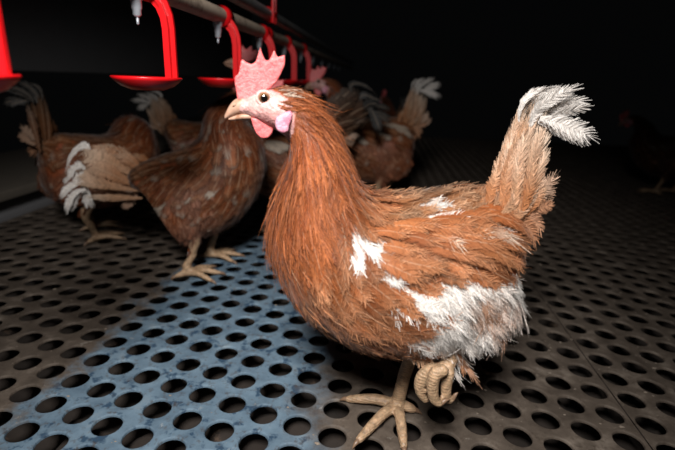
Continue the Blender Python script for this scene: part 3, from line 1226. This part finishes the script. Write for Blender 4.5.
def build_hen(name, loc, rz, seed, label, group, vox=0.0022, dense=1.0, pose=None, raised=False, tint=1.0, white=1.0, scale=1.0, fine=True, dirty=0.0, pale=1.0, fleck=0.06, tailtint=1.0):  # hens behind get darker plumage colours, standing in for flash falloff
    rg = np.random.default_rng(seed)
    fn = pose or (lambda V: V)
    root = empty(name, loc, rz)
    root.scale = (scale,) * 3
    props(root, label, 'hen', group)

    def put(nm, me, mat, parent=root):
        set_co(me, fn(mesh_co(me)))
        return link(nm, me, mat, parent)

    # --- body: trunk, neck, head, thighs, wings' bulk and legs grown into one surface
    bm = bmesh.new()
    loft_bm(bm)
    for s in (1, -1):
        bm_ell(bm, THIGH_C * [1, s, 1], THIGH_R, math.radians(-12))
    claws = []

    def foot(ball, toes, r=0.0062):
        for tp_, bend in toes:
            tp_ = np.array(tp_, float)
            k1 = ball + (tp_ - ball) * 0.38 + [0, 0, bend]
            k2 = ball + (tp_ - ball) * 0.72 + [0, 0, bend * 0.6]
            bm_tube(bm, [ball, k1, k2, tp_], [r * 1.05, r * 0.98, r * 0.88, r * 0.62], 12, 5)
            d = nrmz(tp_ - k2)
            claws.append((tp_ - d * 0.002, d, r))

    if raised:
        # right leg carries the bird, the left foot is drawn up and curled
        w2l = lambda p: HEN_R.T @ (np.asarray(p) - HEN_O)
        ball = w2l(ground(397, 405, 0.010))
        hock = hp(412, 345, ball[1] + 0.004)
        knee = THIGH_C * [1, -1, 1] + [0.02, 0, -0.01]
        bm_tube(bm, [knee, hock, (hock + ball) / 2, ball], [0.022, 0.0100, 0.0082, 0.0088], 14, 6)
        foot(ball, [(w2l(ground(358, 441, 0.006)), 0.006), (w2l(ground(404, 448, 0.006)), 0.006), (w2l(ground(347, 399, 0.006)), 0.005), (w2l(ground(415, 410, 0.006)), 0.002)], 0.0070)
        hk = hp(452, 352, 0.050)
        bl = hp(445, 368, 0.062)
        bm_tube(bm, [THIGH_C + [0, 0, -0.01], hk, bl], [0.024, 0.010, 0.0085], 14, 6)
        for pts, yy, r in (([(441, 369), (430, 369), (421, 378), (420, 391), (426, 400)], 0.064, 0.0060),
                           ([(445, 370), (436, 373), (432.5, 385), (434, 398), (440, 404)], 0.076, 0.0062),
                           ([(450, 370), (448, 376), (446, 388), (447, 398), (452, 400)], 0.068, 0.0056),
                           ([(444, 366), (434, 364), (428, 369), (425, 378), (427, 384)], 0.044, 0.0050)):
            P = [hp(a, b, yy) for a, b in pts]
            bm_tube(bm, P, [r, r * 1.05, r, r * 0.9, r * 0.7], 12, 5)
            d = nrmz(hp(456, 394, yy) - P[-1])
            claws.append((P[-1], d, r * 0.9))
    else:
        for s, dx in ((1, 0.018), (-1, -0.022)):
            ball = np.array([0.004 + dx + hp(425, 300)[0], s * 0.044, 0.010 + DROP])
            hock = ball + [-0.020, 0.002 * s, 0.062]
            bm_tube(bm, [THIGH_C * [1, s, 1] + [0.012, 0, -0.01], hock, (hock + ball) / 2, ball], [0.026, 0.0100, 0.0080, 0.0086], 14, 6)
            foot(ball, [(ball + [0.058, 0, -0.004], 0.006), (ball + [0.042, 0.034, -0.004], 0.005), (ball + [0.042, -0.034, -0.004], 0.005), (ball + [-0.026, 0.006 * s, -0.004], 0.002)])
    me = remesh(bm_mesh('body', bm), vox, 3)
    V, T = surface(me)
    bvh = BVHTree.FromPolygons(V.tolist(), T.tolist())
    q = hpx(V)
    face = in_poly(q, FACE_POLY) & (V[:, 0] > hp(300, 110)[0])
    face |= V[:, 0] > hp(258, 100)[0]
    bare = in_poly(q, BARE_POLY) & (V[:, 1] > 0)
    dist = np.empty(len(V))
    ltd = np.empty(len(V))
    for i, p in enumerate(V):
        _, k, d = KD.find(p)
        dist[i], ltd[i] = d, LTT[k]
    te = np.minimum(np.linalg.norm((V - THIGH_C) / (THIGH_R + 0.006), axis=1), np.linalg.norm((V - THIGH_C * [1, -1, 1]) / (THIGH_R + 0.006), axis=1))
    leg = (dist > 0.009) & (te > 1.0) & (V[:, 2] < hp(440, 318)[2])
    C = np.repeat(UNDER[None], len(V), 0)
    C[q[:, 1] > 292] = lin(150, 110, 86)
    pf = (0.5 + 0.5 * np.sin(V[:, 0] * 420 + 1) * np.sin(V[:, 2] * 380))[:, None]
    skin = SKINC * (0.75 + 0.25 * pf) * np.array([1, 0.92, 0.92])
    # redder below the eye and towards the comb, paler round the eye
    red = np.clip(1 - np.abs(q[:, 1] - 120) / 12, 0, 1)[:, None] * 0.35 + np.clip((96 - q[:, 1]) / 6, 0, 1)[:, None] * 0.5
    skin = skin * (1 - red) + lin(215, 130, 130) * red
    C[face] = skin[face]
    C[bare] = lin(225, 180, 185)
    C[leg] = LEGC
    set_attr(me, 'fcol', np.hstack([C, 1.0 - leg[:, None]]))
    put('body', me, M_SKIN)

    def side_y(px, py, y0=0.08):
        p = hp(px, py, y0)
        for _ in range(3):
            h = bvh.ray_cast(Vector((p[0], 0.4, p[2])), Vector((0, -1, 0)))[0]
            if h is None:
                return p
            p = hp(px, py, h[1])
        return p

    def side_hit(px, py, y0, miss):
        p = hp(px, py, y0)
        h = bvh.ray_cast(Vector((p[0], 0.4, p[2])), Vector((0, -1, 0)))[0]
        return miss if h is None or h[1] < miss - 0.02 else h[1]

    # --- head parts
    put('beak', beak_mesh('beak', BEAK_UP), M_BEAK)
    for s in (1, -1):
        bn_ = bmesh.new()
        bm_ell(bn_, hp(234.5, 105.5, s * 0.0058), (0.0022, 0.0012, 0.0009), 0.5, 12)
        put('nostril', bm_mesh('nostril', bn_), M_CLAW)
    put('lower_beak', beak_mesh('lower_beak', BEAK_LO), M_BEAK)
    put('comb', plate_mesh('comb', COMB_PX, 0.0, 0.0085, 0.0014 if fine else 0.0024, 4 if fine else 2), M_COMB)
    for s in (1, -1):
        mw = plate_mesh('wattle', WATTLE_PX, 0.007, 0.006, 0.0014 if fine else 0.0024, 4 if fine else 2)
        if s < 0:
            set_co(mw, mesh_co(mw) * [1, -1, 1])
            mw.flip_normals()
        put('wattle', mw, M_COMB)
        yl = side_y(284, 120)[1]
        ml = plate_mesh('earlobe', LOBE_PX, yl, 0.009, 0.0014 if fine else 0.0024, 4 if fine else 2)
        if s < 0:
            set_co(ml, mesh_co(ml) * [1, -1, 1])
            ml.flip_normals()
        put('earlobe', ml, M_LOBE)
        pe = side_y(264.3, 98, 0.02)
        pe = pe + [0, -0.0014, 0]
        pe[1] *= s
        be = bmesh.new()
        bmesh.ops.create_uvsphere(be, u_segments=24, v_segments=16, radius=0.0058)
        pe2 = fn(pe[None])[0]
        eo = link('eye', bm_mesh('eye', be), M_EYE, root)
        eo.location = pe2
        be = bmesh.new()
        n1, n2 = 28, 10
        rings = []
        for a in range(n1):
            u = 2 * math.pi * a / n1
            rings.append([be.verts.new(((0.0062 + 0.0013 * math.cos(v)) * math.cos(u), s * (0.0022 + 0.0014 * math.sin(v)), (0.0057 + 0.0013 * math.cos(v)) * math.sin(u))) for v in np.linspace(0, 2 * math.pi, n2, endpoint=False)])
        for a in range(n1):
            r0, r1 = rings[a], rings[(a + 1) % n1]
            for k in range(n2):
                be.faces.new((r0[k], r0[(k + 1) % n2], r1[(k + 1) % n2], r1[k]))
        lo_ = link('eyelid', bm_mesh('eyelid', be), M_LID, root)
        lo_.location = pe2
    for p, d, r in claws:
        bc = bmesh.new()
        bm_tube(bc, [p, p + d * 0.006 + [0, 0, 0.0005], p + d * 0.012 - [0, 0, 0.002]], [r * 0.5, r * 0.38, r * 0.08], 8, 3)
        put('claw', bm_mesh('claw', bc), M_CLAW)

    # --- contour plumage over the whole surface
    def classify(P):
        qq = hpx(P)
        dd = np.empty(len(P))
        tt = np.empty(len(P))
        ff = np.empty((len(P), 3))
        for i, p in enumerate(P):
            _, k, d = KD.find(p)
            dd[i], tt[i], ff[i] = d, LTT[k], LDT[k]
        te_ = np.minimum(np.linalg.norm((P - THIGH_C) / (THIGH_R + 0.006), axis=1), np.linalg.norm((P - THIGH_C * [1, -1, 1]) / (THIGH_R + 0.006), axis=1))
        lg = (dd > 0.008) & (te_ > 1.0) & (P[:, 2] < hp(440, 318)[2])
        fc = (in_poly(qq, FACE_POLY) & (P[:, 0] > hp(300, 110)[0]) & (np.hypot((qq[:, 0] - 281.5) / 5.5, (qq[:, 1] - 104) / 4.5) > 1)) | (P[:, 0] > hp(262, 100)[0])
        br = in_poly(qq, BARE_POLY) & (P[:, 1] > 0)
        wing_ = in_poly(qq, WING_POLY) & (np.abs(P[:, 1]) > 0.045)
        thigh_ = in_poly(qq, THIGH_POLY) & (np.abs(P[:, 1]) > 0.02)
        return qq, tt, ff, lg | fc | br, wing_, thigh_

    def radius(P):
        qq, tt, ff, no, wg, tg = classify(P)
        r = np.interp(tt, [0, 1, 3, 5, 7, 9, 11, 13, 15], [0.0074, 0.0078, 0.0088, 0.0096, 0.0088, 0.0062, 0.0048, 0.0034, 0.0026])
        r = np.where(tg, 0.0038, r)
        r = np.where(no | ((tt < 1.6) & ~tg & (qq[:, 1] > 296)), -1, r / math.sqrt(dense))
        return r

    P, Nn = darts(V, T, int(38000 * dense) + 4000, radius, rg)
    qq, tt, ff, no, wg, tg = classify(P)
    n = len(P)
    jit = rg.normal(0, 0.10, (n, 3))
    D = ff + jit
    wdir = np.array([-0.86, 0.0, -0.38])
    D[wg] = wdir + rg.normal(0, 0.12, (wg.sum(), 3))
    # the wing feathers swing level towards the tip
    D[wg, 2] += np.clip((qq[wg, 0] - 440) / 90, 0, 1) * 0.22
    D[tg] = np.array([-0.55, 0, -0.75]) + rg.normal(0, 0.15, (tg.sum(), 3))
    D[:, 2] -= 0.10 * ((tt > 4) & (tt < 8))
    L = np.interp(tt, [0, 1, 4, 6, 8, 10, 11.5, 13, 14, 16], [0.026, 0.030, 0.036, 0.042, 0.046, 0.050, 0.046, 0.026, 0.015, 0.008]) * rg.uniform(0.75, 1.2, n)
    W = np.interp(tt, [0, 1, 4, 6, 8, 9.5, 11, 13, 16], [0.0076, 0.0078, 0.0090, 0.0104, 0.0086, 0.0044, 0.0030, 0.0020, 0.0014]) * rg.uniform(0.75, 1.2, n)
    L[tg] = rg.uniform(0.022, 0.036, tg.sum())
    W[tg] = rg.uniform(0.003, 0.0055, tg.sum())
    k = math.sqrt(1 / dense)
    W *= k
    lift = rg.uniform(0.06, 0.16, n)
    curl = -rg.uniform(0.04, 0.16, n)
    lift[tt > 8] *= 0.55
    lift[tt > 12.5] *= 0.6
    lift[tg] = rg.uniform(0.03, 0.14, tg.sum())
    # colours, judged at the part of the feather that shows
    qq = hpx(P + nrmz(D - (D * Nn).sum(1, keepdims=True) * Nn) * (L * 0.6)[:, None])
    ph = np.zeros(n)
    for kk in range(7):
        ph += np.sin(P @ (rg.normal(0, 1, 3) * 110) + rg.uniform(0, 6.28))
    m_ = np.clip(rg.random((n, 1)) * 0.5 + 0.25 + ph[:, None] * 0.14, 0, 1)
    c0 = RUST * (1 - m_ * 0.5) + ORNG * m_ * 0.5
    neck = np.clip((tt - 7.0) / 2.0, 0, 1)[:, None]
    c0 = c0 * (1 - neck) + HACK * neck
    back = ((qq[:, 1] < 232) & (qq[:, 0] > 390))[:, None]
    c0 = np.where(back, ORNG * 0.75 + BUFF * 0.10 * m_, c0)
    c1 = c0 * 0.35 + (ORNG * 0.45 + BUFF * 0.55) * 0.65
    c0 = c0 * 0.80
    c1 = np.where(neck > 0.4, HACK * 0.7 + ORNG * 0.35, c1)
    c1 = np.where(back, BUFF * 0.8, c1)
    dk = rg.random(n) < 0.16
    c0[dk] *= 0.72
    wv = np.clip((white_amount(qq) * rg.uniform(0.6, 1.3, n) - 0.45) * 4, 0, 1)[:, None] * (white if fine else white * (rg.random((n, 1)) < 0.7))
    wv = np.where(P[:, 1:2] > -0.02, wv, wv * 0.4)
    c0 = c0 * (1 - wv) + WHITE * wv
    c1 = c1 * (1 - wv) + WHITE * wv
    # thigh and vent: white fluff with tan patches
    tan = np.clip(1.35 - np.minimum(np.hypot((qq[:, 0] - 492) / 26, (qq[:, 1] - 312) / 17), np.minimum(np.hypot((qq[:, 0] - 505) / 13, (qq[:, 1] - 340) / 14), np.hypot((qq[:, 0] - 474) / 26, (qq[:, 1] - 364) / 9))), 0, 1) * rg.uniform(0.3, 1.3, n)
    tan = np.clip(tan * 1.15, 0, 1)[:, None]
    tcol = (WHITE * (1 - tan) + (ORNG * 0.6 + BUFF * 0.3) * tan) * white + RUST * (1 - white)
    c0[tg] = tcol[tg]
    c1[tg] = tcol[tg]
    crown = (tt > 13) & (qq[:, 1] < 98)
    cs = rg.random((n, 1)) ** 2
    c0[crown] = (DARK * 1.1 * (1 - cs) + CREAM * 0.8 * cs)[crown]
    c1[crown] = (RUST * (1 - cs) + CREAM * cs)[crown]
    var = (0.72 + 0.5 * m_) * rg.uniform(0.72, 1.22, (n, 1)) ** np.where(tt > 8, 0.6, 1.0)[:, None] * tint  # last factor paints the dimness of the hens behind into their feathers
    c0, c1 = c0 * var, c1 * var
    if not fine:
        c0, c1 = c0 * [1.0, 0.86, 0.76], c1 * [1.0, 0.86, 0.76]
        fk = rg.random(n) < fleck
        c1[fk] = CREAM * 0.8 * tint
    if dirty:
        g = (0.30, 0.24, 0.20)
        c0, c1 = c0 * (1 - dirty) + np.array(g) * dirty * 0.5, c1 * (1 - dirty) + np.array(g) * dirty
    dp = nrmz(D - (D * Nn).sum(1, keepdims=True) * Nn)
    stray = tg & ((dp[:, 2] > -0.35) | (np.abs(dp[:, 1]) > 0.75))
    L[stray] *= 0.35
    W[stray] *= 0.5
    cen, NK = feather_paths(P - Nn * 0.0010, D, Nn, L, lift, curl, ~tg & (tt > 1.3), bvh, rg)
    FV = feather_batch(cen, NK, L, W, c0, c1, rg, barbs=fine, soft=np.where(tg, 1.0, np.clip((tt - 7) / 2, 0, 1)))
    VS, QS, CS, US = [fn(FV[0])], [FV[1]], [FV[2]], [FV[3]]
    off = len(FV[0])
    # --- fine barbs and down
    ns = int(52000 * dense)
    P, Nn = darts(V, T, ns, None, rg)
    qq, tt, ff, no, wg, tg = classify(P)
    low = (qq[:, 1] > 285)
    keep = ~no & (tg | (rg.random(ns) < np.where(tt > 8.5, 0.70, np.where(low, 0.16, 0.05))))
    P, Nn, qq, tt, ff, wg, tg = P[keep], Nn[keep], qq[keep], tt[keep], ff[keep], wg[keep], tg[keep]
    n = len(P)
    D = ff + rg.normal(0, 0.16, (n, 3))
    D[wg] = wdir + rg.normal(0, 0.15, (wg.sum(), 3))
    D[tg] = np.array([-0.55, 0, -0.75]) + rg.normal(0, 0.20, (tg.sum(), 3))
    L = np.where(tg, rg.uniform(0.014, 0.030, n), np.interp(tt, [0, 8, 12, 14, 16], [0.030, 0.036, 0.034, 0.014, 0.007]) * rg.uniform(0.6, 1.2, n))
    W = np.where(tg, 0.00026, 0.00024) * rg.uniform(0.6, 1.4, n) / math.sqrt(dense)
    lift = np.where(tg, rg.uniform(0.04, 0.18, n), rg.uniform(0.06, 0.20, n)) * np.where(tt > 12.5, 0.5, 1)
    curl = np.where(tg, -rg.uniform(0.0, 0.35, n), -0.10)
    m_ = rg.random((n, 1))
    c = RUST * (1 - m_) + BUFF * 0.8 * m_
    neck = (tt > 8)[:, None]
    c = np.where(neck, HACK * (1 - 0.5 * m_) + ORNG * 0.5 * m_, c)
    wv = np.clip(white_amount(qq), 0, 1)[:, None] * white
    c = c * (1 - wv) + WHITE * wv
    tan = np.clip(1.35 - np.minimum(np.hypot((qq[:, 0] - 492) / 26, (qq[:, 1] - 312) / 17), np.hypot((qq[:, 0] - 505) / 13, (qq[:, 1] - 340) / 14)), 0, 1) * rg.uniform(0.2, 1.2, n)
    tan = np.clip(tan * 1.15, 0, 1)[:, None]
    tc = (WHITE * (1 - tan) + (ORNG * 0.6 + BUFF * 0.3) * tan) * white + RUST * (1 - white)
    c[tg] = tc[tg]
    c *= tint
    FV = strand_batch(P, D, Nn, L, W, lift, curl, c, c, rg)
    VS.append(fn(FV[0]))
    QS.append(FV[1] + off)
    CS.append(FV[2])
    US.append(FV[3])
    pm = mesh_np('plumage', np.vstack(VS), np.vstack(QS), True, {'fcol': np.vstack(CS), 'fuv': np.vstack(US)})
    props(link('plumage', pm, M_FEATHER, root), kind='stuff')

    # --- big feathers, each on its own
    def single(nm, fv):
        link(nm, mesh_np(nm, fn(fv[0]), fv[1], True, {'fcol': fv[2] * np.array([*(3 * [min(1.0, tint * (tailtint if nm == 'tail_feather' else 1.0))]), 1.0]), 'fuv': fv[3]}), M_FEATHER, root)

    px = 0.00113
    tb_ = list(TAIL_BROWN)
    if fine:
        for b, c_, t_, hw, y, mixv in TAIL_BROWN:
            j = rg.normal(0, 4, 6)
            tb_.append(((b[0] + j[0], b[1] + j[1]), (c_[0] + j[2], c_[1] + j[3] + 6), (t_[0] + j[4] - 2, t_[1] + abs(j[5]) * 2 + 8), hw * 0.8, y + 0.004 * np.sign(y), rg.random()))
    for b, c_, t_, hw, y, mixv in tb_:
        mixv *= pale
        hw *= 0.72 if fine else 0.85
        c0 = ORNG * (1 - mixv) + BUFF * mixv
        c1 = (BUFF * 0.9) * (1 - mixv) + CREAM * mixv
        nv = np.array([rg.normal(0, 0.25), 1.0 if y > 0 else -1.0, rg.normal(0, 0.25)])
        single('tail_feather', big_feather(hp(*b, y * 1.4), hp(*c_, y * 1.2), hp(*t_, y * 0.7), hw * px, nv, c0 * 0.9, c1 * (0.5 + 0.5 * pale), rg, 0.16, 0.12, 0.8, 0.55, 18, fine))
    for b, c_, t_, hw, y in TAIL_WHITE:
        nv = np.array([rg.normal(0, 0.3), 1.0, rg.normal(0, 0.3)])
        single('tail_feather', big_feather(hp(*b, y), hp(*c_, y * 1.2), hp(*t_, y * 1.5), hw * px, nv, WHITE * (0.25 + 0.75 * pale), WHITE * (0.25 + 0.75 * pale), rg, 0.28, 0.08, 1.0, 0.35, 18, fine))
    for b, c_, t_, hw, y, mixv in TAIL_FLUFF:
        nv = np.array([rg.normal(0, 0.3), 1.0, rg.normal(0, 0.3)])
        cc = ORNG * (1 - mixv) + CREAM * mixv
        single('rump_feather', big_feather(hp(*b, y), hp(*c_, y), hp(*t_, y), hw * px, nv, cc, cc * 0.95, rg, 0.25, 0.12, 1.0, 0.5, 18, fine))

    if raised:
        for k in range(5):
            a = k - 2
            single('belly_feather', big_feather(hp(418 + 2 * a, 340, 0.050), hp(421 + 2.5 * a, 352, 0.060), hp(423 + 5 * a, 368 - abs(a) * 2, 0.062), 2.6 * px,
                                                np.array([0.2 * a, 1.0, 0.0]), BUFF * 0.55, BUFF * 0.7, rg, 0.2, 0.1, 1.0, 0.6, 14, fine))
    # wing: rows of coverts and the flight feathers, both sides
    tips = [((418, 281), (372, 256)), ((434, 282), (384, 252)), ((450, 279), (396, 247)), ((466, 276), (408, 242)), ((481, 273), (420, 237)), ((495, 268), (432, 231)),
            ((506, 266), (446, 226)), ((514, 259), (454, 221)), ((520, 251), (462, 217)), ((524, 243), (468, 214)), ((523, 234), (472, 210))]
    cov = []
    for row, (f0, hw) in enumerate(((0.62, 9.0), (0.38, 8.5), (0.16, 8.0))):
        for k, ((tx, ty), (bx, by)) in enumerate(tips):
            f1 = f0 - 0.55
            o = 5 * (row % 2)
            cov.append(((bx + (tx - bx) * f0 + o, by + (ty - by) * f0 - o * 0.5), (bx + (tx - bx) * f1 + o, by + (ty - by) * f1 - o * 0.5), hw, 0.0050 + 0.0012 * row))
    for s in (1, -1):
        lst = [(t_, b_, 9.0, 0.0058 if fine else 0.0085, 1) for t_, b_ in tips]
        if fine and s > 0:
            lst += [(t_, b_, hw, up, 0) for t_, b_, hw, up in cov]
        for t_, b_, hw, up, fl in lst:
            if b_[0] < 362:
                continue
            jx, jy = rg.normal(0, 3.0, 2)
            p0 = side_y(b_[0] + jx, b_[1] + jy)
            pt = hp(t_[0] + jx, t_[1] + jy, p0[1] - 0.004)
            Ln = np.array([np.linalg.norm(pt - p0)])
            q_, nq, _, _ = bvh.find_nearest(Vector(p0))
            cen, NK = feather_paths(np.array(q_)[None], (pt - p0)[None], np.array(nq)[None], Ln, np.array([0.05]), np.array([0.0]), np.array([True]), bvh, rg)
            cen = cen + NK * (up * np.clip(TK * 3, 0, 1))[None, :, None]
            wa = white_amount(np.array([[(t_[0] + b_[0]) / 2, (t_[1] + b_[1]) / 2], [t_[0] * 0.8 + b_[0] * 0.2, t_[1] * 0.8 + b_[1] * 0.2]])).max()
            if fine and wa > 0.4 and t_[0] < 440:
                continue                                   # white body feathers show here instead
            mv = rg.random()
            c0 = (RUST * (1 - 0.7 * mv) + ORNG * 0.7 * mv) * rg.uniform(0.72, 1.1)
            c1 = c0 * 0.35 + (ORNG * 0.6 + BUFF * 0.4) * 0.65
            if (not fine) and fl and rg.random() < 0.6:
                c0, c1 = CREAM * 0.8, CREAM * 0.9
            if fine and wa > 0.8:
                c1 = CREAM
            if s < 0:
                cen = cen * [1, -1, 1] - [0, 0, 0.030]
                NK = NK * [1, -1, 1]
            fv = feather_batch(cen, NK, Ln, np.array([hw * px]), c0[None], c1[None], rg, 0.12, 0.08, fine, np.array([0.3]))
            single('wing_feather', fv)
    return root


build_hen('hen', HEN_O, YAW, 11, 'large rust-brown hen in sharp focus with one foot raised and white thigh fluff', 'brown hens on the slat floor',
          vox=0.0021, dense=1.0, raised=True)


def hen_at(gpt, heading, **kw):
    """heading in degrees, 0 to the right of the photo, 90 away from it; gpt lies under the bird's belly"""
    build_hen('hen', (gpt[0], gpt[1], -DROP * kw.get('scale', 1.0)), math.radians(heading), group='brown hens on the slat floor', fine=False, vox=0.0036, **kw)


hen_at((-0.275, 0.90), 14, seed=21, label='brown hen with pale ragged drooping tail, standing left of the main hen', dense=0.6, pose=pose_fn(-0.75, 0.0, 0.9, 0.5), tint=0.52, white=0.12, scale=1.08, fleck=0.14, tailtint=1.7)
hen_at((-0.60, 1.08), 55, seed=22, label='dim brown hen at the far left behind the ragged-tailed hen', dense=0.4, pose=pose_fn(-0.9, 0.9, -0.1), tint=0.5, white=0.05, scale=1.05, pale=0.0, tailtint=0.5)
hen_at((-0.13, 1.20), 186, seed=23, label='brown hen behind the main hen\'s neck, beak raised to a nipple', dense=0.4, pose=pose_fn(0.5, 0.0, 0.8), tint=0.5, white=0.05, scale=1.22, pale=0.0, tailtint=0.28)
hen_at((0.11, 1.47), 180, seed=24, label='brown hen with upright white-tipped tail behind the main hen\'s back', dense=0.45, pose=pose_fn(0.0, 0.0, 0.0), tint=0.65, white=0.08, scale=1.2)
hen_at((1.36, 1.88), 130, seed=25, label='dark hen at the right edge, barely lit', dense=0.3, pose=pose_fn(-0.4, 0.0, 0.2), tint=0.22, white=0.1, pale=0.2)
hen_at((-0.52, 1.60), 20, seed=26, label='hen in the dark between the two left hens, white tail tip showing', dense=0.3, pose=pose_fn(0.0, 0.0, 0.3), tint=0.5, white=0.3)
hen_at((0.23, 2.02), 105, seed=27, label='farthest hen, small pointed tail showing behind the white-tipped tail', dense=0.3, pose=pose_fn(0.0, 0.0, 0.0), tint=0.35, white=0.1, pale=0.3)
